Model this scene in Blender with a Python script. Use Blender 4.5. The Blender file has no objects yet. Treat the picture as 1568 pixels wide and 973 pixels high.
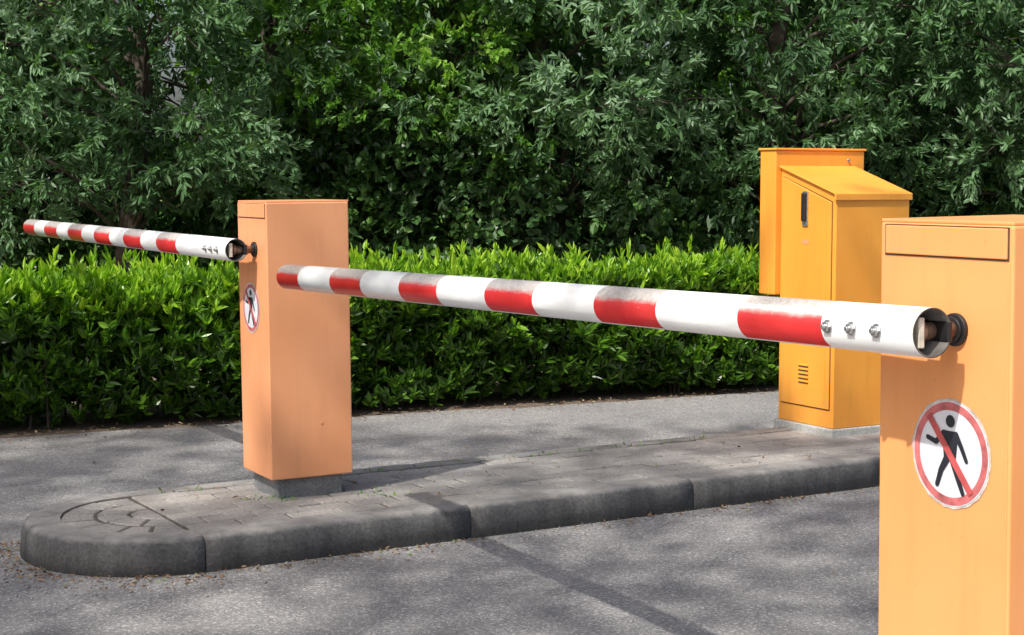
import bpy, bmesh, math, random
import numpy as np
from mathutils import Vector, Matrix
random.seed(4); rng=np.random.default_rng(7)
sc=bpy.context.scene
R=math.radians

# ------------------------------------------------ node helpers
def newmat(name):
    m=bpy.data.materials.new(name); m.use_nodes=True
    nt=m.node_tree; nt.nodes.clear()
    out=nt.nodes.new('ShaderNodeOutputMaterial')
    p=nt.nodes.new('ShaderNodeBsdfPrincipled')
    nt.links.new(p.outputs[0],out.inputs[0])
    return m,nt,p,out
def N(nt,t,**k):
    n=nt.nodes.new(t)
    for a,b in k.items(): setattr(n,a,b)
    return n
def ramp(nt,src,stops):
    r=N(nt,'ShaderNodeValToRGB'); e=r.color_ramp.elements
    e[0].position=stops[0][0]; e[0].color=(*stops[0][1],1) if len(stops[0][1])==3 else stops[0][1]
    e[1].position=stops[-1][0]; e[1].color=(*stops[-1][1],1)
    for s in stops[1:-1]:
        x=e.new(s[0]); x.color=(*s[1],1)
    nt.links.new(src,r.inputs[0]); return r.outputs[0]
def noise(nt,vec,scale,detail=4,rough=.55):
    n=N(nt,'ShaderNodeTexNoise'); n.inputs['Scale'].default_value=scale
    n.inputs['Detail'].default_value=detail; n.inputs['Roughness'].default_value=rough
    nt.links.new(vec,n.inputs['Vector']); return n.outputs['Fac']
def mix(nt,fac,a,b,mode='MIX'):
    m=N(nt,'ShaderNodeMix',data_type='RGBA',blend_type=mode)
    for s,v in ((0,fac),(6,a),(7,b)):
        if hasattr(v,'is_linked') or hasattr(v,'links'): nt.links.new(v,m.inputs[s])
        elif s==0: m.inputs[0].default_value=v
        else: m.inputs[s].default_value=(*v,1)
    return m.outputs[2]
def math_(nt,op,a,b=None,c=None,clamp=False):
    m=N(nt,'ShaderNodeMath',operation=op); m.use_clamp=clamp
    for i,v in enumerate((a,b,c)):
        if v is None: continue
        if hasattr(v,'links'): nt.links.new(v,m.inputs[i])
        else: m.inputs[i].default_value=v
    return m.outputs[0]
def objvec(nt,scale=None):
    tc=N(nt,'ShaderNodeTexCoord')
    if scale is None: return tc.outputs['Object']
    mp=N(nt,'ShaderNodeMapping'); mp.inputs['Scale'].default_value=scale
    nt.links.new(tc.outputs['Object'],mp.inputs[0]); return mp.outputs[0]
def bump(nt,p,h,strength=.3,dist=.01):
    b=N(nt,'ShaderNodeBump'); b.inputs['Strength'].default_value=strength; b.inputs['Distance'].default_value=dist
    nt.links.new(h,b.inputs['Height']); nt.links.new(b.outputs[0],p.inputs['Normal'])

def plain(name,col,rough=.5,metal=0,var=.25,scale=30):
    m,nt,p,o=newmat(name); v=objvec(nt)
    f=noise(nt,v,scale)
    c=ramp(nt,f,[(.3,tuple(x*(1-var) for x in col)),(.7,tuple(min(1,x*(1+var)) for x in col))])
    nt.links.new(c,p.inputs['Base Color'])
    p.inputs['Roughness'].default_value=rough; p.inputs['Metallic'].default_value=metal
    bump(nt,p,f,.1,.002)
    return m

def paint(name,c1,c2,dirt=(.25,.12,.06)):
    m,nt,p,o=newmat(name)
    v=objvec(nt); vs=objvec(nt,(9,9,1.1))
    big=noise(nt,v,2.2,3)
    c=mix(nt,ramp(nt,big,[(.35,(0,0,0)),(.68,(1,1,1))]),c1,c2)
    st=noise(nt,vs,1.6,6,.6)
    c=mix(nt,math_(nt,'MULTIPLY',ramp(nt,st,[(.52,(0,0,0)),(.8,(1,1,1))]),.25),c,tuple(x*.62 for x in c1))
    sp=noise(nt,v,55,3)
    c=mix(nt,math_(nt,'MULTIPLY',ramp(nt,sp,[(.70,(0,0,0)),(.76,(1,1,1))]),.3),c,dirt)
    sx=N(nt,'ShaderNodeSeparateXYZ'); nt.links.new(v,sx.inputs[0])
    low=math_(nt,'SUBTRACT',.26,sx.outputs[2]); low=math_(nt,'MULTIPLY',low,1.5,clamp=True)
    low=math_(nt,'MULTIPLY',low,noise(nt,v,14,5))
    c=mix(nt,low,c,dirt)
    nt.links.new(c,p.inputs['Base Color'])
    nt.links.new(math_(nt,'ADD',math_(nt,'MULTIPLY',st,.25),.33),p.inputs['Roughness'])
    bump(nt,p,math_(nt,'ADD',noise(nt,v,120,2),math_(nt,'MULTIPLY',noise(nt,v,4,1),6)),.06,.001)
    return m
M_orange=paint('faded_orange_paint',(.80,.335,.150),(.85,.385,.19))
M_orange2=paint('orange_paint',(.88,.365,.125),(.93,.42,.16))
M_yellow=paint('yellow_orange_paint',(.88,.34,.040),(.92,.395,.055))

def stripe_mat(name,off,period,rl):
    m,nt,p,o=newmat(name)
    v=objvec(nt); s=N(nt,'ShaderNodeSeparateXYZ'); nt.links.new(v,s.inputs[0])
    x=math_(nt,'SUBTRACT',s.outputs[0],off)
    fr=math_(nt,'FLOORED_MODULO',x,period)
    red=math_(nt,'LESS_THAN',fr,rl)
    red=math_(nt,'MULTIPLY',red,math_(nt,'GREATER_THAN',s.outputs[0],off))
    zz=math_(nt,'DIVIDE',s.outputs[2],.046)
    red=math_(nt,'MULTIPLY',red,math_(nt,'GREATER_THAN',zz,-.90))
    nz=noise(nt,objvec(nt,(9,26,26)),2.2,8,.75)
    h=math_(nt,'ADD',zz,math_(nt,'MULTIPLY',math_(nt,'SUBTRACT',nz,.5),.55))
    fade=ramp(nt,h,[(.26,(0,0,0)),(.52,(1,1,1))])
    fl=noise(nt,v,70,6,.8)
    bl=ramp(nt,fl,[(.35,(.40,.33,.30)),(.5,(.50,.46,.43)),(.66,(.60,.57,.55))])
    redc=mix(nt,ramp(nt,noise(nt,v,9,3),[(.3,(0,0,0)),(.7,(1,1,1))]),(.64,.018,.022),(.70,.04,.038))
    rc=mix(nt,fade,redc,bl)
    chip=ramp(nt,noise(nt,v,38,5,.7),[(.70,(0,0,0)),(.72,(1,1,1))])
    rc=mix(nt,chip,rc,(.5,.42,.38))
    dirty=ramp(nt,noise(nt,objvec(nt,(3,16,16)),2,6,.6),[(.45,(.88,.88,.88)),(.8,(.74,.74,.73))])
    spk=ramp(nt,noise(nt,v,90,3),[(.72,(0,0,0)),(.78,(1,1,1))])
    wc=mix(nt,math_(nt,'MULTIPLY',spk,.5),dirty,(.33,.31,.28))
    c=mix(nt,red,wc,rc)
    nt.links.new(c,p.inputs['Base Color']); p.inputs['Roughness'].default_value=.32
    return m
M_stripeN=stripe_mat('barrier_stripe_paint_a',.262,.60,.280)
M_stripeF=stripe_mat('barrier_stripe_paint_b',.645,.53,.285)
M_steel=plain('zinc_steel',(.55,.55,.55),.32,.9,.3,80)
M_rust=plain('rusty_steel',(.36,.22,.15),.5,.5,.5,60)
M_black=plain('black_rubber',(.015,.015,.017),.5)
M_cream=plain('cream_block',(.66,.60,.50),.6)
M_dark=plain('gap_shade',(.10,.045,.02),.9)  # dark colour standing in for the shade inside seams and slots
M_white=plain('sign_white',(.72,.73,.78),.35,0,.1,18)
M_signclear=plain('sign_edge_film',(.60,.52,.46),.4,0,.4,40)
M_signblack=plain('sign_black',(.02,.022,.03),.4)
M_signred=plain('sign_faded_red',(.56,.15,.15),.4,0,.45,26)
M_signred2=plain('sign_red',(.52,.09,.09),.4,0,.25,22)
M_tubein=plain('tube_inside',(.12,.11,.10),.6,.2,.4,30)

def asphalt():
    m,nt,p,o=newmat('asphalt'); v=objvec(nt)
    vo=N(nt,'ShaderNodeTexVoronoi'); vo.inputs['Scale'].default_value=150; nt.links.new(v,vo.inputs['Vector'])
    sx=N(nt,'ShaderNodeSeparateColor'); nt.links.new(vo.outputs['Color'],sx.inputs[0])
    agg=ramp(nt,sx.outputs[0],[(0,(.145,.141,.140)),(.45,(.20,.197,.196)),(.82,(.27,.265,.26)),(1,(.48,.46,.44))])
    big=ramp(nt,noise(nt,v,1.1,6,.6),[(.3,(.80,.80,.82)),(.7,(1.2,1.18,1.16))])
    c=mix(nt,1.0,agg,big,'MULTIPLY')
    dust=ramp(nt,noise(nt,v,4.5,7,.7),[(.5,(0,0,0)),(.75,(1,1,1))])
    c=mix(nt,math_(nt,'MULTIPLY',dust,.4),c,(.35,.325,.295))
    nt.links.new(c,p.inputs['Base Color']); p.inputs['Roughness'].default_value=.85
    h=math_(nt,'ADD',vo.outputs['Distance'],noise(nt,v,300,2))
    bump(nt,p,h,.35,.004)
    return m
M_asph=asphalt()
def concrete(name,a,b,sc_=6):
    m,nt,p,o=newmat(name); v=objvec(nt)
    f=noise(nt,v,sc_,8,.68)
    c=ramp(nt,f,[(.3,a),(.7,b)])
    g=ramp(nt,noise(nt,v,sc_*14,4,.7),[(.35,(.62,.62,.62)),(.65,(1.25,1.25,1.25))])
    c=mix(nt,1,c,g,'MULTIPLY')
    ch=ramp(nt,noise(nt,v,13,6,.75),[(.63,(0,0,0)),(.69,(1,1,1))])
    c=mix(nt,math_(nt,'MULTIPLY',ch,.5),c,(.27,.26,.26))
    nt.links.new(c,p.inputs['Base Color']); p.inputs['Roughness'].default_value=.88
    bump(nt,p,math_(nt,'ADD',f,noise(nt,v,90,5,.7)),.6,.006)
    return m
def kerbmat():
    m,nt,p,o=newmat('kerb_concrete'); v=objvec(nt)
    f=noise(nt,v,5,8,.68)
    c=ramp(nt,f,[(.3,(.085,.085,.088)),(.7,(.15,.147,.143))])  # dark base tone puts the unlit kerb face into the colour
    g=ramp(nt,noise(nt,v,85,4,.7),[(.35,(.70,.70,.70)),(.65,(1.25,1.25,1.25))])
    c=mix(nt,1,c,g,'MULTIPLY')
    s=N(nt,'ShaderNodeSeparateXYZ'); nt.links.new(v,s.inputs[0])
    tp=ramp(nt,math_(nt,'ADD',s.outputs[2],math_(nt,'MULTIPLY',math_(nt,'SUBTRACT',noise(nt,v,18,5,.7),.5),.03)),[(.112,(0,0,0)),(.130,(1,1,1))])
    c=mix(nt,math_(nt,'MULTIPLY',tp,.8),c,(.34,.325,.305))  # top painted lighter than the face, as if it caught the light
    c2=mix(nt,ramp(nt,noise(nt,objvec(nt,(3,3,14)),3,7,.75),[(.60,(0,0,0)),(.66,(1,1,1))]),c,(.30,.29,.29))
    c=mix(nt,.4,c,c2)
    dk=ramp(nt,noise(nt,objvec(nt,(8,8,1)),1.5,5,.6),[(.4,(1,1,1)),(.65,(.70,.70,.70))])
    c=mix(nt,1,c,dk,'MULTIPLY')
    nt.links.new(c,p.inputs['Base Color']); p.inputs['Roughness'].default_value=.88
    bump(nt,p,math_(nt,'ADD',f,noise(nt,v,90,5,.7)),.5,.006)
    return m
M_kerb=kerbmat()
M_plinth=concrete('plinth_concrete',(.14,.15,.16),(.24,.245,.25),9)
M_plinth2=concrete('light_concrete',(.36,.36,.34),(.55,.55,.52),9)
def paver():
    m,nt,p,o=newmat('brick_pavers'); v=objvec(nt)
    a=N(nt,'ShaderNodeAttribute'); a.attribute_name='tint'
    c=ramp(nt,a.outputs['Fac'],[(0,(.265,.25,.235)),(.5,(.30,.283,.265)),(1,(.34,.317,.293))])
    g=ramp(nt,noise(nt,v,70,6,.75),[(.3,(.60,.60,.60)),(.7,(1.35,1.35,1.35))])
    c=mix(nt,1,c,g,'MULTIPLY')
    st=ramp(nt,noise(nt,v,3,6,.6),[(.48,(0,0,0)),(.7,(1,1,1))])
    c=mix(nt,math_(nt,'MULTIPLY',st,.4),c,(.18,.17,.155))
    nt.links.new(c,p.inputs['Base Color']); p.inputs['Roughness'].default_value=.9
    bump(nt,p,noise(nt,v,110,5,.7),.6,.004); return m
M_paver=paver()
M_joint=plain('joint_soil',(.10,.085,.07),.95,0,.5,25)
M_soil=plain('soil',(.13,.095,.07),.95,0,.5,25)
M_grass=plain('rough_grass_ground',(.07,.11,.035),.95,0,.5,6)

def leafmat(name,stops,transl=.35,rough=.42,spec=.5):
    m,nt,p,o=newmat(name)
    a=N(nt,'ShaderNodeAttribute'); a.attribute_name='tint'
    c=ramp(nt,a.outputs['Fac'],stops)
    nt.links.new(c,p.inputs['Base Color']); p.inputs['Roughness'].default_value=rough
    p.inputs['Specular IOR Level'].default_value=spec
    if transl>0:
        t=N(nt,'ShaderNodeBsdfTranslucent')
        tc=mix(nt,1,c,(1.3,1.5,.5),'MULTIPLY'); nt.links.new(tc,t.inputs[0])
        ms=N(nt,'ShaderNodeMixShader'); ms.inputs[0].default_value=transl
        nt.links.new(p.outputs[0],ms.inputs[1]); nt.links.new(t.outputs[0],ms.inputs[2])
        nt.links.new(ms.outputs[0],o.inputs[0])
    return m
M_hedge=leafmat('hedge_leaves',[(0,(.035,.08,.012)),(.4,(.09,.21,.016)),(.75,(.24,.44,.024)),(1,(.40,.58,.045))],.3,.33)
M_willow=leafmat('willow_leaves',[(0,(.035,.085,.032)),(.35,(.075,.16,.058)),(.65,(.135,.25,.11)),(1,(.24,.36,.23))],.25,.5,.35)
M_green=leafmat('green_leaves',[(0,(.04,.11,.018)),(.5,(.11,.26,.035)),(1,(.24,.43,.06))],.38,.45)
M_ivy=leafmat('ivy_leaves',[(0,(.022,.055,.016)),(.6,(.055,.14,.028)),(1,(.14,.28,.05))],0,.45)
M_bark=plain('bark',(.07,.055,.042),.9,0,.45,20)
M_litter=leafmat('dry_leaves',[(0,(.14,.08,.04)),(.5,(.26,.16,.09)),(.85,(.36,.28,.18)),(1,(.14,.24,.07))],0,.7)
M_peb=plain('pebbles',(.28,.26,.24),.9,0,.5,40)

# ------------------------------------------------ mesh helpers
def link(o,parent=None):
    sc.collection.objects.link(o)
    if parent: o.parent=parent
    return o
def empty(name,loc=(0,0,0),rot=(0,0,0)):
    e=bpy.data.objects.new(name,None); e.empty_display_size=.2; e.location=loc; e.rotation_euler=rot
    return link(e)
def obj_bm(name,bm,mat,parent=None,bevel=0,smooth=False,loc=(0,0,0),rot=(0,0,0),seg=2):
    bmesh.ops.recalc_face_normals(bm,faces=bm.faces)
    me=bpy.data.meshes.new(name); bm.to_mesh(me); bm.free()
    mats=mat if isinstance(mat,(list,tuple)) else [mat]
    for x in mats: me.materials.append(x)
    if smooth:
        for p in me.polygons: p.use_smooth=True
    o=bpy.data.objects.new(name,me); o.location=loc; o.rotation_euler=rot
    link(o,parent)
    if bevel:
        b=o.modifiers.new('bevel','BEVEL'); b.width=bevel; b.segments=seg; b.limit_method='ANGLE'
    return o
def box(bm,x0,x1,y0,y1,z0,z1,mi=0):
    vs=[bm.verts.new(c) for c in ((x0,y0,z0),(x1,y0,z0),(x1,y1,z0),(x0,y1,z0),(x0,y0,z1),(x1,y0,z1),(x1,y1,z1),(x0,y1,z1))]
    for f in ((0,3,2,1),(4,5,6,7),(0,1,5,4),(1,2,6,5),(2,3,7,6),(3,0,4,7)):
        fc=bm.faces.new([vs[i] for i in f]); fc.material_index=mi
    return vs
def cyl(bm,c,axis,r,l,n=24,mi=0,r2=None):
    axis=Vector(axis).normalized(); q=axis.to_track_quat('Z','Y').to_matrix()
    r2=r if r2 is None else r2; A=[];B=[]
    for i in range(n):
        t=2*math.pi*i/n
        A.append(bm.verts.new(Vector(c)+q@Vector((r*math.cos(t),r*math.sin(t),0))))
        B.append(bm.verts.new(Vector(c)+q@Vector((r2*math.cos(t),r2*math.sin(t),l))))
    for i in range(n):
        f=bm.faces.new((A[i],A[(i+1)%n],B[(i+1)%n],B[i])); f.material_index=mi; f.smooth=(n>8)
    bm.faces.new(A[::-1]).material_index=mi; bm.faces.new(B).material_index=mi
def mesh_np(name,V,F,mat,parent=None,tint=None,smooth=False,loc=(0,0,0),rot=(0,0,0),link_=True):
    me=bpy.data.meshes.new(name); n,k=F.shape
    me.vertices.add(len(V)); me.vertices.foreach_set('co',V.astype(np.float32).ravel())
    me.loops.add(n*k); me.loops.foreach_set('vertex_index',F.astype(np.int32).ravel())
    me.polygons.add(n); me.polygons.foreach_set('loop_start',np.arange(0,n*k,k,dtype=np.int32))
    if tint is not None:
        a=me.attributes.new('tint','FLOAT','POINT'); a.data.foreach_set('value',tint.astype(np.float32))
    me.materials.append(mat); me.update(calc_edges=True)
    me.polygons.foreach_set('use_smooth',np.full(n,smooth))
    o=bpy.data.objects.new(name,me); o.location=loc; o.rotation_euler=rot
    if link_: link(o,parent)
    return o
def nrm(a): return a/np.maximum(np.linalg.norm(a,axis=1,keepdims=True),1e-9)
def rdir(n): return nrm(rng.normal(size=(n,3)))
def leaf_arrays(base,d,L,W,fold=.35,curl=.12):
    n=len(base); d=nrm(d); s=nrm(np.cross(d,rdir(n))); u=np.cross(s,d)
    L=L[:,None]; W=W[:,None]
    up=u*W*fold
    v=np.stack([base, base+d*L*.3+s*W*.9+up, base+d*L*.65+s*W*.8+up-u*L*curl*.4, base+d*L-u*L*curl, base+d*L*.65-s*W*.8+up-u*L*curl*.4, base+d*L*.3-s*W*.9+up],1)
    V=v.reshape(-1,3); o=(np.arange(n)*6)[:,None]
    F=np.concatenate([o+np.array([[0,3,2,1]]),o+np.array([[0,5,4,3]])],0)
    return V,F
def tufts(pos,axis,length,nl,LL,WW,spread=.8,droop=.0,tint=None,tvar=.2):
    n=len(pos); axis=nrm(axis)
    t=rng.random((n,nl)); 
    P=(pos[:,None,:]+axis[:,None,:]*(t*length[:,None])[:,:,None]).reshape(-1,3)
    A=np.repeat(axis,nl,0); d=A*.75+rdir(n*nl)*spread; d[:,2]-=droop
    L=LL*(.6+.6*rng.random(n*nl)); W=WW*(.7+.5*rng.random(n*nl))
    tt=np.clip(np.repeat(tint,nl)+rng.normal(size=n*nl)*tvar,0,1)
    V,F=leaf_arrays(P,d,L,W)
    return V,F,np.repeat(tt,6)
def merge(parts):
    Vs=[];Fs=[];Ts=[];o=0
    for V,F,T in parts: Vs.append(V);Fs.append(F+o);Ts.append(T);o+=len(V)
    return np.concatenate(Vs),np.concatenate(Fs),np.concatenate(Ts)
def tube(paths,n=9):
    Vs=[];Fs=[];o=0
    for pts,rad in paths:
        pts=np.array(pts,float)
        for i,(p,r) in enumerate(zip(pts,rad)):
            t=pts[min(i+1,len(pts)-1)]-pts[max(i-1,0)]; t/=np.linalg.norm(t)
            a=np.cross(t,[.13,1,.21]); a/=np.linalg.norm(a); b=np.cross(t,a)
            th=np.linspace(0,2*np.pi,n,endpoint=False)
            Vs.append(p+r*(np.cos(th)[:,None]*a+np.sin(th)[:,None]*b))
        for i in range(len(pts)-1):
            for j in range(n):
                Fs.append((o+i*n+j,o+i*n+(j+1)%n,o+(i+1)*n+(j+1)%n,o+(i+1)*n+j))
        o+=len(pts)*n
    return np.concatenate(Vs),np.array(Fs)

# ------------------------------------------------ sun / sky / camera
SUNH=Vector((-.60,-.80)); EL=52
S=Vector((SUNH.x*math.cos(R(EL)),SUNH.y*math.cos(R(EL)),math.sin(R(EL)))).normalized()
w=bpy.data.worlds.new('World'); sc.world=w; w.use_nodes=True
nt=w.node_tree; bg=nt.nodes['Background']
sky=nt.nodes.new('ShaderNodeTexSky'); sky.sky_type='NISHITA'; sky.sun_disc=False
sky.sun_elevation=R(EL); sky.sun_rotation=math.atan2(S.x,S.y)
sky.air_density=1.0; sky.dust_density=5.0
nt.links.new(sky.outputs[0],bg.inputs[0]); bg.inputs[1].default_value=.15
sl=bpy.data.lights.new('sun','SUN'); sl.energy=5.0; sl.angle=R(.9); sl.color=(1,.965,.90)
so=bpy.data.objects.new('sun',sl); so.rotation_euler=S.to_track_quat('Z','Y').to_euler(); so.location=(-5,-8,12); link(so)
cd=bpy.data.cameras.new('camera'); cam=bpy.data.objects.new('camera',cd); link(cam)
cam.location=(0,0,1.40); cam.rotation_euler=(R(90-4.706),0,0)
cd.sensor_width=36; cd.lens=56.94; cd.clip_start=.05; cd.clip_end=1500
sc.camera=cam
sc.view_settings.view_transform='Standard'; sc.view_settings.look='None'; sc.view_settings.exposure=0

# ------------------------------------------------ ground
def sheet(name,pts,z,mat):
    bm=bmesh.new(); bm.faces.new([bm.verts.new((x,y,z)) for x,y in pts])
    return obj_bm(name,bm,mat)
sheet('ground',[(-400,-400),(400,-400),(400,400),(-400,400)],-.012,M_grass)
HD=np.array([math.cos(R(23.8)),math.sin(R(23.8))]); HN=np.array([-HD[1],HD[0]]); H0=np.array([-2.826,8.855])
def hp(a,b): q=H0+HD*a+HN*b; return (float(q[0]),float(q[1]))
sheet('soil_bed',[hp(-12,-.25),hp(16,-.25),hp(16,9),hp(-12,9)],-.006,M_soil)
edge=[hp(a,random.uniform(-.045,.045)) for a in np.arange(14,-6,-.35)]
sheet('asphalt_road',[(-30,-25),(30,-25),hp(22,0.0)]+edge+[hp(-12,0),hp(-30,0)],0,M_asph)

# ------------------------------------------------ traffic islands
def island(name,O,ang,rad,length,top=.13):
    root=empty(name,(O[0],O[1],0),(0,0,R(ang)))
    KW=.15
    prof=[(0,-.01),(.005,top-.045),(.011,top-.022),(.022,top-.008),(.038,top),(KW,top+.001),(KW,-.01)]
    stones=[]
    L=1.10;a=0
    while a<length:
        b=min(a+L,length); stones.append([((s,0),(0,1)) for s in np.linspace(a+.0025,b-.0025,14)])
        stones.append([((s,2*rad),(0,-1)) for s in np.linspace(a+.0025,b-.0025,14)]); a=b
    k=2
    for i in range(k):
        t0=-math.pi/2-math.pi*i/k; t1=-math.pi/2-math.pi*(i+1)/k
        e=.004
        ts=np.linspace(t0-e,t1+e,18)
        stones.append([((rad*math.cos(t),rad+rad*math.sin(t)),(-math.cos(t),-math.sin(t))) for t in ts])
    bm=bmesh.new()
    for st in stones:
        dz=random.uniform(-.002,.002); rings=[]
        for (px,py),(nx,ny) in st:
            ch=random.uniform(0,.005) if random.random()<.3 else 0
            rings.append([bm.verts.new((px+nx*(u+(ch if j in(2,3) else 0))+random.uniform(-.0008,.0008),py+ny*(u+(ch if j in(2,3) else 0))+random.uniform(-.0008,.0008),z+(dz if z>0 else 0)-(ch*.7 if j in (3,4) else 0))) for j,(u,z) in enumerate(prof)])
        m=len(prof)
        for i in range(len(rings)-1):
            for j in range(m):
                f=bm.faces.new((rings[i][j],rings[i][(j+1)%m],rings[i+1][(j+1)%m],rings[i+1][j])); f.smooth=j<4
        bm.faces.new(rings[0]); bm.faces.new(rings[-1][::-1])
    o=obj_bm('kerb',bm,M_kerb,root)
    bm=bmesh.new(); ir=rad-KW-.002
    pts=[(length-.02,rad-ir),(length-.02,rad+ir)]+[(ir*math.cos(t),rad+ir*math.sin(t)) for t in np.linspace(math.pi/2,3*math.pi/2,20)]
    bm.faces.new([bm.verts.new((x,y,top-.007)) for x,y in pts])
    obj_bm('joint_bed',bm,M_joint,root)
    V=[];F=[];T=[]
    def frust(pts,tint):
        c=np.mean(pts,0); z=top-.001+random.uniform(-.003,.002); tx=random.uniform(-.02,.02); ty=random.uniform(-.02,.02)
        o=len(V); n=len(pts)
        for p in pts: V.append((p[0],p[1],top-.02)); T.append(tint)
        for p in pts: V.append((p[0],p[1],z-.004+(p-c)[0]*tx+(p-c)[1]*ty)); T.append(tint)
        for p in pts:
            q=c+(p-c)*(1-.007/np.linalg.norm(p-c)); V.append((q[0],q[1],z+(p-c)[0]*tx+(p-c)[1]*ty)); T.append(tint)
        for l in (0,n):
            for i in range(n): F.append((o+l+i,o+l+(i+1)%n,o+l+n+(i+1)%n,o+l+n+i))
        for i in range(0,n//2-1):
            F.append((o+2*n+i,o+2*n+i+1,o+2*n+n-2-i,o+2*n+n-1-i))
    w_=2*ir; rows=7; rh=w_/rows; bl=.205; g=.003
    for r in range(rows):
        y0=rad-ir+r*rh; x=0.004-(.5*bl if r%2 else 0)
        while x<length-.05:
            a0=max(x,.004); a1=x+bl
            if a1-a0>.03:
                j=lambda: random.uniform(-.002,.002)
                frust(np.array([(a0+g+j(),y0+g+j()),(a1-g+j(),y0+g+j()),(a1-g+j(),y0+rh-g+j()),(a0+g+j(),y0+rh-g+j())]),random.random())
            x+=bl
    for r0,r1,n in ((.0,.11,2),(.11,.235,5),(.235,ir,8)):
        ts=np.linspace(math.pi/2,3*math.pi/2,n+1)
        ts[1:-1]+=np.array([random.uniform(-.07,.07) for _ in ts[1:-1]])
        for i in range(n):
            gg=.007; a,b=ts[i],ts[i+1]; ra=max(r0+gg,.012); rb=r1-gg
            ea=gg/ra if ra>.03 else .1; eb=gg/rb
            K=4
            inner=[(ra*math.cos(t),rad+ra*math.sin(t)) for t in np.linspace(b-ea,a+ea,K)]
            outer=[(rb*math.cos(t),rad+rb*math.sin(t)) for t in np.linspace(a+eb,b-eb,K)]
            frust(np.array(outer+inner)-np.array([.004,0]),.25+.6*random.random())
    mesh_np('pavers',np.array(V),np.array(F),M_paver,root,np.array(T))
    return root
island('traffic_island',(-1.105,5.761),30.8,.52,9.0)
island('traffic_island',(.62,2.35),30.8,.42,7.0)

# ------------------------------------------------ barrier gates
def ring_tube(bm,L,ro,ri,n=40):
    rings=[]
    for x,r in ((0,ri),(0,ro),(L-.006,ro),(L,ro-.006)):
        rings.append([bm.verts.new((x,r*math.cos(2*math.pi*i/n),r*math.sin(2*math.pi*i/n))) for i in range(n)])
    inn=[bm.verts.new((L*.3,ri*math.cos(2*math.pi*i/n),ri*math.sin(2*math.pi*i/n))) for i in range(n)]
    rr=[inn]+rings
    for a,b in zip(rr[:-1],rr[1:]):
        for i in range(n):
            f=bm.faces.new((a[i],a[(i+1)%n],b[(i+1)%n],b[i])); f.smooth=True
            if a is inn or b is rings[1] and a is rings[0]: f.material_index=1
    bm.faces.new(rings[-1]); f=bm.faces.new(inn); f.material_index=1

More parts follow.
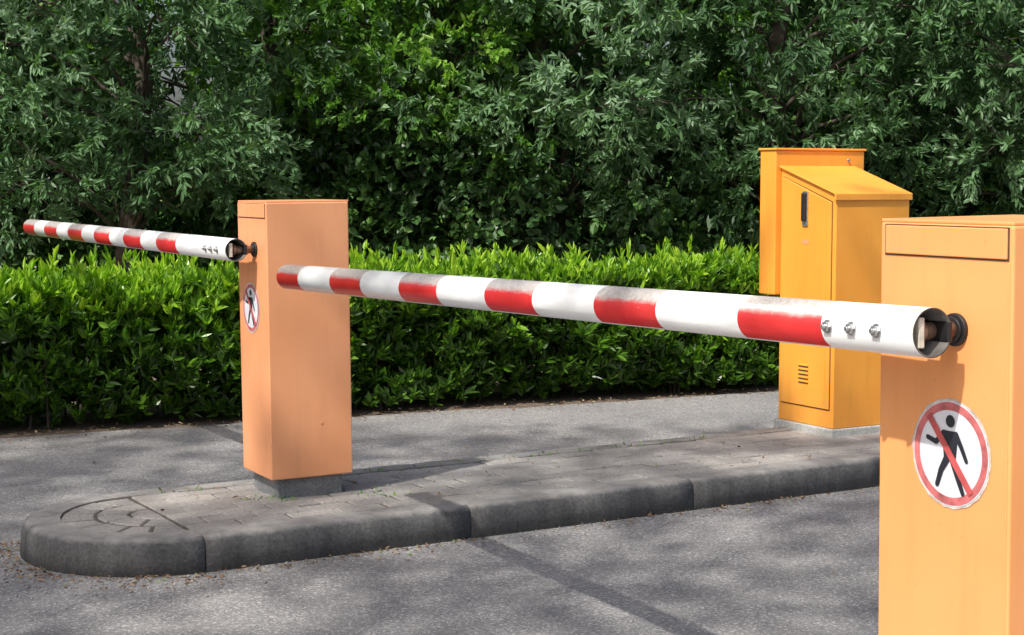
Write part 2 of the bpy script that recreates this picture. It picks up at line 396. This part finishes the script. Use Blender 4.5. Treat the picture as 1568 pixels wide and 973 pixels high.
def gate(loc,zbase,rotz,lean,armstart,armvec,armlen,paintm,stripem,signy,pivy,pivz):
    W=.352; ztop=1.332
    root=empty('barrier_gate',(loc[0],loc[1],zbase),(0,lean,R(rotz)))
    root.rotation_mode='XYZ'
    bm=bmesh.new(); box(bm,.035,W-.035,.03,W-.03,-.02,.082); obj_bm('plinth',bm,M_plinth,root,.006)
    h=ztop-zbase
    bm=bmesh.new(); box(bm,0,W,0,W,.08,h-.006); obj_bm('cabinet_body',bm,paintm,root,.005,seg=3)
    bm=bmesh.new(); box(bm,.004,W+.003,.004,W+.003,h-.0058,h+.001); obj_bm('lid',bm,paintm,root,.002)
    bm=bmesh.new()
    y0,y1,z0,z1=.013,W-.018,h-.066,h-.011
    g=.0035
    for a in ((y0-g,y1+g,z0-g,z0),(y0-g,y1+g,z1,z1+g*.7),(y0-g,y0,z0,z1),(y1,y1+g,z0,z1)):
        box(bm,-.0012,.004,*a)
    obj_bm('lid_gap_shade',bm,M_dark,root)  # raised dark strips drawn for the shadow lines around the lid panel
    bm=bmesh.new(); box(bm,-.004,.004,y0,y1,z0,z1); obj_bm('lid_front_panel',bm,paintm,root,.002)
    bm=bmesh.new(); box(bm,-.002,.003,.006,.011,.09,h-.072); obj_bm('door_fold',bm,paintm,root,.001)
    bm=bmesh.new(); cyl(bm,(W*.62,0.002,.30),(0,-1,0),.006,.004,12); obj_bm('lock_rivet',bm,paintm,root)
    pz=pivz-zbase
    bm=bmesh.new()
    cyl(bm,(.001,pivy,pz),(-1,0,0),.031,.010,32); cyl(bm,(-.010,pivy,pz),(-1,0,0),.024,.004,32)
    obj_bm('rubber_seal',bm,M_black,root,.002)
    bm=bmesh.new(); cyl(bm,(-.012,pivy,pz),(-1,0,0),.016,.09,24); cyl(bm,(-.036,pivy,pz),(-1,0,0),.022,.014,24)
    obj_bm('pivot_shaft',bm,M_rust,root)
    av=Vector(armvec).normalized()
    ry=-math.asin(av.z); rz=math.atan2(av.y,av.x)
    root_inv=(Matrix.Translation(root.location)@root.rotation_euler.to_matrix().to_4x4()).inverted()
    arm=bpy.data.objects.new('arm_assembly',None); link(arm,root)
    arm.matrix_parent_inverse=root_inv
    arm.location=armstart; arm.rotation_euler=(0,ry,rz)
    ro,ri=.0459,.0425
    bm=bmesh.new(); ring_tube(bm,armlen,ro,ri); obj_bm('barrier_arm',bm,[stripem,M_tubein],arm)
    bm=bmesh.new(); box(bm,.006,.30,.012,.026,-.028,.028); obj_bm('insert_plate',bm,M_cream,arm,.002)
    bm=bmesh.new(); cyl(bm,(.045,-.040,0),(0,1,0),.016,.050,24); cyl(bm,(.045,-.010,0),(0,1,0),.024,.012,24)
    obj_bm('shaft_end',bm,M_rust,arm,.002)
    bm=bmesh.new(); box(bm,-.0012,.10,-.0475,-.036,-.019,.019); obj_bm('shaft_slot_shade',bm,M_black,arm,.003)  # black box in place of an opening, its inner shade put into colour
    bm=bmesh.new()
    for x in (.098,.170,.241):
        cyl(bm,(x,.0445,0),(0,1,0),.0135,.0035,24)
        cyl(bm,(x,.048,0),(0,1,0),.0105,.007,6)
        cyl(bm,(x,.055,0),(0,1,0),.0058,.006,14,r2=.0048)
        cyl(bm,(x,-.0445,0),(0,-1,0),.0105,.006,6)
    obj_bm('bolts',bm,M_steel,arm,.0008)
    sg=bpy.data.objects.new('no_pedestrians_sign',None); link(sg)
    Mr=(Matrix.Translation(root.location)@root.rotation_euler.to_matrix().to_4x4())
    Ml=Matrix(((0,0,-1,-.0005),(-1,0,0,signy),(0,1,0,.896-zbase),(0,0,0,1)))
    sg.matrix_world=Mr@Ml
    r=.103
    def disc(name,r0,r1,z,mat,n=64,wob=0):
        bm=bmesh.new(); A=[];B=[]
        for i in range(n):
            t=2*math.pi*i/n; k=1+wob*random.uniform(-1,1)
            A.append(bm.verts.new((r1*k*math.cos(t),r1*k*math.sin(t),z)))
            if r0>0: B.append(bm.verts.new((r0*math.cos(t),r0*math.sin(t),z)))
        if r0>0:
            for i in range(n): bm.faces.new((A[i],A[(i+1)%n],B[(i+1)%n],B[i]))
        else: bm.faces.new(A)
        return obj_bm(name,bm,mat,sg)
    disc('film_edge',0,r*1.01,.0008,M_signclear,80,.014)
    disc('white_disc',0,r*.965,.0014,M_white,80,.006)
    disc('red_ring',r*.80,r*.945,.0020,M_signred,80,.004)
    bm=bmesh.new()
    def poly(pts,z=.0026): bm.faces.new([bm.verts.new((x*r,y*r,z)) for x,y in pts])
    def limb(p,q,w0,w1,z):
        p=Vector(p);q=Vector(q);d=(q-p).normalized();nn=Vector((-d.y,d.x))
        pts=[p+nn*w0]+[p+Vector((math.cos(a),math.sin(a)))*w0 for a in np.linspace(math.atan2(nn.y,nn.x),math.atan2(nn.y,nn.x)+math.pi,8)[1:-1]]+[p-nn*w0,q-nn*w1]+[q+Vector((math.cos(a),math.sin(a)))*w1 for a in np.linspace(math.atan2(-nn.y,-nn.x),math.atan2(-nn.y,-nn.x)+math.pi,8)[1:-1]]+[q+nn*w1]
        poly([(v.x,v.y) for v in pts],z)
    poly([(.0+.115*math.cos(t),.60+.115*math.sin(t)) for t in np.linspace(0,2*math.pi,24,endpoint=False)],.0026)
    poly([(-.18,.42),(.16,.42),(.20,.32),(.15,-.10),(-.15,-.10),(-.19,.2)],.0026)
    limb((-.16,.37),(-.36,.18),.06,.05,.0027); limb((-.36,.18),(-.58,.24),.05,.045,.0028)
    limb((.15,.37),(.30,.14),.06,.05,.0027); limb((.30,.14),(.42,-.08),.05,.045,.0028)
    limb((-.08,-.10),(-.22,-.32),.080,.062,.0029); limb((-.22,-.32),(-.32,-.60),.062,.05,.0030)
    limb((.07,-.10),(.18,-.36),.080,.062,.0029); limb((.18,-.36),(.34,-.68),.062,.05,.0030)
    obj_bm('pedestrian_symbol',bm,M_signblack,sg)
    bm=bmesh.new(); a=R(-50); ca,sa=math.cos(a),math.sin(a); l=.86;ww=.072
    poly([(x*ca-y*sa,x*sa+y*ca) for x,y in ((-l,-ww),(l,-ww),(l,ww),(-l,ww))],.0036)
    obj_bm('red_slash',bm,M_signred2,sg)
    return root
gate((-.966,6.44),.13,28,-.010,(-1.103,6.475,1.137),(math.cos(R(119.2)),math.sin(R(119.2)),.003),3.58,M_orange,M_stripeF,.20,.140,1.137)
gate((.903,2.88),.13,28,-.013,(.757,2.905,1.133),(-1.63,3.19,-.078),3.50,M_orange2,M_stripeN,.150,.140,1.131)

# ------------------------------------------------ ticket machine
def ticket_machine():
    root=empty('parking_ticket_machine',(1.622,8.117,.13),(0,0,R(29)))
    W,D=.484,.44; z0=.035; zf=1.219; zb=1.354
    bm=bmesh.new(); box(bm,-.02,W+.02,-.015,D+.015,-.02,.034); obj_bm('plinth',bm,M_plinth2,root,.006)
    def prism(name,x0,x1,pts,mat,bev=.004):
        bm=bmesh.new(); A=[bm.verts.new((x0,y,z)) for y,z in pts]; B=[bm.verts.new((x1,y,z)) for y,z in pts]
        n=len(pts)
        for i in range(n): bm.faces.new((A[i],A[(i+1)%n],B[(i+1)%n],B[i]))
        bm.faces.new(A); bm.faces.new(B[::-1]); return obj_bm(name,bm,mat,root,bev)
    prism('machine_housing',0,W,[(0,z0),(D,z0),(D,zb),(0,zf)],M_yellow)
    sl=(zb-zf)/D
    prism('sloped_lid',-.014,W+.010,[(-.012,zf-.030),(-.012,zf+.004),(D,zb+.014),(D,zb+.002),(0,zf+.001),(0,zf-.030)],M_yellow,.003)
    top=lambda y,o: zf+sl*y-o
    a,b=.030,.415
    prism('door_gap_shade',-.0012,.004,[(a-.005,.125),(b+.005,.125),(b+.005,top(b,.035)),(a-.005,top(a,.045))],M_dark,0)  # dark sheet behind the panel paints the shade of the door seam
    prism('door_panel',-.008,.004,[(a,.13),(b,.13),(b,top(b,.040)),(a,top(a,.050))],M_yellow,.003)
    prism('door_inner_edge',-.0105,-.007,[(a+.03,.125+.03),(a+.036,.155),(a+.036,top(a,.09)),(a+.03,top(a,.09))],M_yellow,.001)
    bm=bmesh.new(); box(bm,-.016,-.006,.205,.250,1.055,1.235); obj_bm('handle_plate',bm,M_steel,root,.004)
    bm=bmesh.new(); box(bm,-.030,-.015,.212,.243,1.08,1.225); obj_bm('door_handle',bm,M_black,root,.006)
    bm=bmesh.new()
    for i in range(5): box(bm,-.0105,-.0075,.19,.265,.245+i*.021,.251+i*.021)
    obj_bm('ventilation_slots',bm,M_dark,root)  # dark strips paint the shade inside the vent slots
    bm=bmesh.new()
    for i in range(5): box(bm,-.014,-.0076,.188,.267,.2515+i*.021,.260+i*.021)
    obj_bm('slot_louvres',bm,M_yellow,root,.002)
    bm=bmesh.new(); box(bm,-.0092,-.0078,.20,.255,.965,.985); obj_bm('label',bm,M_orange,root)
    zt=1.577-.13; zl=.82-.13
    bm=bmesh.new(); box(bm,-.035,.565,D+.003,D+.135,zl,zt); obj_bm('rear_housing',bm,M_yellow,root,.006)
    bm=bmesh.new(); box(bm,-.043,.573,D-.006,D+.143,zt+.0005,zt+.012); obj_bm('rear_housing_lid',bm,M_yellow,root,.003)
    bm=bmesh.new(); box(bm,.10,.16,D+.05,D+.11,-.02,zl-.001); obj_bm('rear_post',bm,M_yellow,root,.004)
    bm=bmesh.new(); cyl(bm,(.45,D-.001,zt-.05),(0,-1,0),.008,.006,12); obj_bm('rivet',bm,M_steel,root)
ticket_machine()

# ------------------------------------------------ hedge
def hnoise(a,b):
    return np.sin(a*1.3+b*2.1)*.5+np.sin(a*3.7-b*1.7+1.1)*.3+np.sin(a*7.9+b*4.3+.4)*.2
def hedge():
    a0,a1=-4.5,8.5; D=1.0; H=.79
    parts=[]
    def emit(a,b,z,ax,tint,nl,LL,WW,ln,spread=.75):
        q=H0[None]+HD[None]*a[:,None]+HN[None]*b[:,None]
        pos=np.stack([q[:,0],q[:,1],z],1)
        w3=np.stack([ax[:,0]*HD[0]+ax[:,1]*HN[0],ax[:,0]*HD[1]+ax[:,1]*HN[1],ax[:,2]],1)
        parts.append(tufts(pos,w3,ln,nl,LL,WW,spread,-.12,tint,.16))
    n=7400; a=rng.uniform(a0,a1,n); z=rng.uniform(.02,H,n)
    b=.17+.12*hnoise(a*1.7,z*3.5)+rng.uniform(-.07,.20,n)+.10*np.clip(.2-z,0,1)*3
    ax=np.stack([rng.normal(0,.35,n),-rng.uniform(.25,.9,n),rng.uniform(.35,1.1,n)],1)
    emit(a,b,z,ax,np.clip(.08+.50*(z/H)**1.7+.20*hnoise(a*2,z*4)+rng.normal(0,.08,n),0,1),9,.086,.0155,rng.uniform(.05,.12,n))  # lower leaves tinted darker, shade toward the base put into the colour
    n=5600; a=rng.uniform(a0,a1,n); b=rng.uniform(.06,D,n)
    z=H-.06+.05*hnoise(a*1.2,b*2)+.03*hnoise(a*4,b*5)+rng.uniform(-.08,.04,n)-.10*np.clip(.2-b,0,1)*3
    ax=np.stack([rng.normal(0,.35,n),rng.normal(-.1,.35,n),np.ones(n)],1)
    emit(a,b,z,ax,np.clip(.60+.18*hnoise(a,b*2)+rng.normal(0,.17,n),0,1),10,.088,.0150,rng.uniform(.05,.12,n),.55)
    n=560; a=rng.uniform(a0,a1,n); b=rng.uniform(.05,D,n); z=np.full(n,H-.03)
    ax=np.stack([rng.normal(0,.25,n),rng.normal(-.1,.2,n),np.ones(n)],1)
    emit(a,b,z,ax,rng.uniform(.65,1,n),13,.08,.013,rng.uniform(.07,.23,n),.45)
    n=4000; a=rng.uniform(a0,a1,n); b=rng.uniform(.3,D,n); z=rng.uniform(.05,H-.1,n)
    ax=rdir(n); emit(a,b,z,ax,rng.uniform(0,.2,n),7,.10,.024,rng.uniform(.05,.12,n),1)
    V,F,T=merge(parts)
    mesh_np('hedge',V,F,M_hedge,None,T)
    h=bpy.data.objects['hedge']
    paths=[]
    for i in range(190):
        a=random.uniform(a0,a1); b=random.uniform(.25,.8); x,y=hp(a,b)
        dx,dy=random.uniform(-.15,.15),random.uniform(-.2,.1)
        paths.append(([(x,y,-.02),(x+dx*.3,y+dy*.3,.3),(x+dx,y+dy,.62)],[.010,.007,.003]))
    V,F=tube(paths,5); mesh_np('hedge_stems',V,F,M_bark,h)
hedge()

# ------------------------------------------------ trees
def crown(seed,tintc,zmin=1.3,zmax=7.2,rx=2.1,ry=1.9,nb=80,leafL=.098,leafW=.0155,droop=.25,nl=16,holes=()):
    global rng
    rng=np.random.default_rng(seed)
    parts=[]; cents=[]
    for i in range(nb):
        th=rng.uniform(0,2*np.pi); q=rng.random()**.45
        z=rng.uniform(zmin,zmax) if i%3==0 else rng.uniform(zmin,zmin+2.9)
        f=math.sin(math.pi*min(1,max(.12,(z-zmin+.8)/(zmax-zmin+1.4))))**.5
        c=np.array([rx*f*q*math.cos(th),ry*f*q*math.sin(th),z]); r=rng.uniform(.28,.62)
        cents.append((c,r))
        vis=z<4.1
        n=int((40 if vis else 20)*(r/.5)**2)
        d=rdir(n); d[:,2]=d[:,2]*.8+.1
        pos=c+d*r*rng.uniform(.55,1.1,(n,1))*np.array([1,1,.8])
        ax=d*.8+rdir(n)*.45; ax[:,2]-=droop
        k=1.0 if vis else 1.8
        t=np.clip(tintc+rng.normal(0,.17)+.20*d[:,2]+rng.normal(0,.08,n),0,1)  # blob tones spread and tops lightened, lit clumps put into the colour
        keep=np.ones(n,bool)
        for hx,hz,hr in holes: keep&=(pos[:,0]-hx)**2+(pos[:,2]-hz)**2>(hr*(1+.25*np.sin(pos[:,1]*9)))**2
        pos,ax,t=pos[keep],ax[keep],t[keep]; n=len(pos)
        if n<2: continue
        parts.append(tufts(pos,ax,rng.uniform(.12,.26,n)*k,nl if vis else 9,leafL*k,leafW*k*1.1,.75,.15,t,.10))
    return merge(parts),cents
def tree_wood(cents,seed,h=5.5,r0=.12):
    rr=random.Random(seed); paths=[]
    P=[(0,0,-.05)]; x=y=0
    for i in range(1,8):
        x+=rr.uniform(-.14,.14); y+=rr.uniform(-.1,.1); P.append((x,y,h*i/7))
    paths.append((P,[r0*(1.25 if i==0 else 1-.11*i) for i in range(8)]))
    for c,r in cents[::2]:
        z=max(.9,min(h*.95,c[2]-rr.uniform(.3,1.0))); k=z/h*7; i=int(min(6,k)); f=k-i
        s=np.array(P[i])*(1-f)+np.array(P[i+1])*f
        m=(s+c)/2+np.array([rr.uniform(-.15,.15),rr.uniform(-.15,.15),rr.uniform(.1,.35)])
        m2=(m+c)/2+np.array([rr.uniform(-.1,.1),rr.uniform(-.1,.1),rr.uniform(0,.12)])
        paths.append(([s,(s+m)/2+[0,0,.08],m,m2,c],[.026*(1-z/h*.5),.020,.015,.010,.004]))
        for _ in range(3):
            e=c+np.array([rr.uniform(-1,1),rr.uniform(-1,1),rr.uniform(-.8,.8)])*r*.8
            paths.append(([m2,(m2+e)/2+[0,0,.05],e],[.008,.005,.002]))
    return tube(paths,7)
protos={}
def make_tree(name,key,loc,rotz,scale=1):
    root=empty(name,loc,(0,0,rotz)); root.scale=(scale,)*3
    if key not in protos:
        if key=='w1': (A,c)=crown(11,.46,1.2,7.2,2.1,1.9,88,holes=((.50,2.3,.30),(.52,1.8,.22),(.42,2.85,.18))); mat=M_willow
        if key=='w2': (A,c)=crown(23,.56,1.2,7,2.2,2.0,88); mat=M_willow
        if key=='g1': (A,c)=crown(37,.52,.9,6.5,2.0,1.8,78,.085,.019,.05,14,holes=((-.74,2.25,.36),(-.72,1.75,.28),(-.80,2.8,.25))); mat=M_green
        o=mesh_np('crown',A[0],A[1],mat,None,A[2],link_=False)
        V,F=tree_wood(c,5); t=mesh_np('trunk_and_limbs',V,F,M_bark,None,None,True,link_=False)
        protos[key]=(o.data,t.data)
    a=bpy.data.objects.new('crown',protos[key][0]); link(a,root)
    b=bpy.data.objects.new('trunk_and_limbs',protos[key][1]); link(b,root)
make_tree('willow_tree','w1',(-3.45,14.3,0),0)
make_tree('willow_tree','w2',(-6.2,15.2,0),1.0)
make_tree('willow_tree','w2',(.5,15.3,0),2.0)
make_tree('willow_tree','w1',(2.7,15.6,0),2.9,1.05)
make_tree('willow_tree','w2',(5.4,15.6,0),4.3,1.05)
make_tree('deciduous_tree','g1',(-2.6,16.4,0),0,1.05)
make_tree('deciduous_tree','g1',(-.7,15.9,0),4.0,1.0)
make_tree('deciduous_tree','g1',(4.0,17.6,0),.2,1.1)
rng=np.random.default_rng(99)
n=11000; x=rng.uniform(-8,10,n); z=rng.uniform(0,1,n)**.9*2.1
y=14.9+.2*x-.7*np.clip((x+2.5)/2,0,1)+.35*hnoise(x*1.1,z*1.4)+rng.uniform(0,1.1,n)+z*.35
keep=~((hnoise(x*.9+2,z*1.1)>.35)&(z>.9))&~((x<-2.3)&(z>1.35)); pos=np.stack([x,y,z],1)[keep]; n=len(pos); x=x[keep]; z=z[keep]
ax=np.stack([rng.normal(0,.5,n),-rng.uniform(.2,1,n),rng.normal(0,.6,n)],1)
V,F,T=tufts(pos,ax,rng.uniform(.1,.3,n),9,.10,.036,.9,.2,np.clip(.40+.35*hnoise(x*1.5,z*2),0,1),.22)
mesh_np('ivy_undergrowth',V,F,M_ivy,None,T)
n=30000; x=rng.uniform(-12,16,n); z=rng.uniform(0,7,n); y=21+.125*x+rng.uniform(0,2.5,n)
gap=np.zeros(n,bool)
for gx,gz,gr in ((-4.5,2.7,.6),(-4.5,2.0,.5),(-4.6,3.3,.6),(-2.2,3.5,.5),(1.8,2.0,.35),(1.5,3.2,.4),(.6,2.9,.3),(6.0,3.6,.3),(-1.7,2.7,.25)):
    gap|=((x-gx)**2+((z-gz)*.8)**2<gr**2)&(rng.random(n)<.96)
P=np.stack([x,y,z],1)[~gap]; n=len(P)
V,F=leaf_arrays(P,rdir(n),rng.uniform(.25,.45,n),rng.uniform(.07,.12,n))
mesh_np('distant_foliage',V,F,M_ivy,None,np.repeat(rng.random(n),6))

# unseen tree behind the viewer, crown shaped to throw dapples and spare the gates
prot=[];pr=[]
def seg(p,q,k,rr):
    for t in np.linspace(0,1,k):
        v=np.array(p)*(1-t)+np.array(q)*t; prot.append((v[0]-S.x/S.z*v[2],v[1]-S.y/S.z*v[2])); pr.append(rr)
for cx,cy in ((-.83,6.7),(.95,3.2)): seg((cx,cy,.3),(cx,cy,1.3),5,.46)
seg((.75,2.9,1.13),(.25,3.9,1.13),4,.25); seg((-1.1,6.5,1.13),(-2.8,9.6,1.13),8,.22)
seg((1.75,8.4,.3),(1.75,8.4,1.45),6,.46)
prot=np.array(prot); pr=np.array(pr)
cl=[]
for i in range(9000):
    px,py=random.uniform(-6,5.5),random.uniform(3.4,9.3)
    d=np.min(np.hypot(prot[:,0]-px,prot[:,1]-py)-pr)
    f=hnoise(np.array([px*1.0+.6]),np.array([py*2.2]))[0]+.25*math.sin(px*5.3+py*2)*math.sin(py*7.1-px)
    if d<0 or f<-.16: continue
    if any((px-a)**2+((py-b)*1.5)**2<.27**2 for a,b,_ in cl): continue
    cl.append((px,py,random.uniform(7.5,11.0)))
parts=[];cents=[]
for px,py,h in cl:
    c=np.array([px+S.x/S.z*h,py+S.y/S.z*h,h]); cents.append((c,.3))
    n=8; d=rdir(n); pos=c+d*.27*rng.uniform(.3,1,(n,1)); ax=d+rdir(n)*.5
    parts.append(tufts(pos,ax,rng.uniform(.15,.3,n),9,.11,.028,.7,.1,np.full(n,.5),.15))
V,F,T=merge(parts)
root=empty('shade_tree',(0,0,0)); mesh_np('crown',V,F,M_green,root,T)
tr=np.array([-9.0,-5.0,0]); paths=[([tr,tr+[.1,.2,3],tr+[.4,.6,6.5],tr+[1.2,1.3,9.3]],[.26,.21,.16,.08])]
s0=tr+[.4,.6,6.5]
hubs=[np.array([-8,-2.,9.]),np.array([-6.,0,9.2]),np.array([-6.5,2,9.3]),np.array([-4,-1.5,9.1]),np.array([-4,1.5,9.3]),np.array([-2,0,9.2])]
for hb in hubs: paths.append(([s0,(s0+hb)/2+[0,0,.3],hb],[.08,.05,.02]))
for c,_ in cents[::3]:
    hb=min(hubs,key=lambda q:np.linalg.norm(q-c)); paths.append(([hb,(hb+c)/2+[0,0,.1],c],[.010,.007,.003]))
V,F=tube(paths,6); mesh_np('trunk_and_limbs',V,F,M_bark,root,None,True)

# ------------------------------------------------ litter
d=np.array([math.cos(R(30.8)),math.sin(R(30.8))]); nn=np.array([-d[1],d[0]]); O=np.array([-1.105,5.761])
def litter():
    P=[]
    def clump(): return math.sin(a*3.1)+math.sin(a*7.7+1)
    for i in range(620):
        a=random.uniform(-.2,5.5)
        if clump()<random.uniform(-1.5,.9): continue
        o=-abs(random.gauss(0,.06))-.008; q=O+d*a+nn*o
        if a<0: q=O+d*a+nn*(o-.03)
        P.append((q[0],q[1],.006))
    for i in range(260):
        t=random.uniform(math.pi*.8,math.pi*1.5); r=.53+abs(random.gauss(0,.09)); q=O+d*(r*math.cos(t))+nn*(.52+r*math.sin(t)); P.append((q[0],q[1],.006))
    for i in range(900):
        q=hp(random.uniform(-3,8),random.gauss(.03,.12)); P.append((q[0],q[1],.006))
    k0=len(P)
    for i in range(110):
        P.append((random.uniform(-3,3),random.uniform(4.3,9),.005))
    P=np.array(P); m=~((((P[:,:2]-O)@nn)>-.0)&(((P[:,:2]-O)@nn)<1.07)&(((P[:,:2]-O)@d)>-.5)&(np.arange(len(P))>=k0)); P=P[m]
    Q=[]
    for i in range(70):
        q=O+d*random.uniform(-.2,3.2)+nn*random.uniform(.1,.95); Q.append((q[0],q[1],.138))
    n0=len(P); P=np.concatenate([P,np.array(Q)])
    n=len(P); dd=rng.normal(size=(n,3)); dd[:,2]=rng.uniform(-.02,.25,n)
    V,F=leaf_arrays(P,dd,rng.uniform(.006,.026,n)*np.where(rng.random(n)<.06,2,1),rng.uniform(.002,.007,n)*np.where(rng.random(n)<.06,2,1),.5,.1)
    V[:,2]=np.maximum(V[:,2],.004); V[n0*6:,2]=np.maximum(V[n0*6:,2],.135)
    mesh_np('leaf_litter',V,F,M_litter,None,np.repeat(rng.random(n)**1.3,6))
    bm=bmesh.new()
    for i in range(700):
        if i<360: q=O+d*random.uniform(-.1,5.5)-nn*(abs(random.gauss(0,.09))+.01)
        elif i<580:
            t=random.uniform(math.pi*.8,math.pi*1.5); r=.54+abs(random.gauss(0,.16)); q=O+d*(r*math.cos(t))+nn*(.52+r*math.sin(t))
        else: q=np.array([random.uniform(-3,3),random.uniform(4.3,5.6)])
        s=random.uniform(.002,.008)
        M=Matrix.Translation((q[0],q[1],s*.4))@Matrix.Rotation(random.random()*6,4,'Z')@Matrix.Diagonal((s,s*.75,s*.6,1))
        bmesh.ops.create_icosphere(bm,subdivisions=1,radius=1,matrix=M)
    obj_bm('gravel',bm,M_peb)
    P=[];
    for i in range(200):
        k=random.random()
        if k<.35: q=np.array([-.97,6.50])+np.array([random.gauss(0,.05),random.gauss(-.03,.025)])
        elif k<.5: q=np.array([-.58,6.60])+np.array([random.gauss(0,.06),random.gauss(0,.03)])
        else: q=O+d*random.uniform(.0,3)+nn*(.9+random.gauss(0,.02))
        P.append((q[0],q[1],.128))
    P=np.array(P); n=len(P); dd=rdir(n); dd[:,2]=np.abs(dd[:,2])*.7+.1
    V,F=leaf_arrays(P,dd,rng.uniform(.01,.026,n),rng.uniform(.002,.005,n))
    mesh_np('weeds',V,F,M_green,None,np.repeat(rng.random(n),6))
litter()
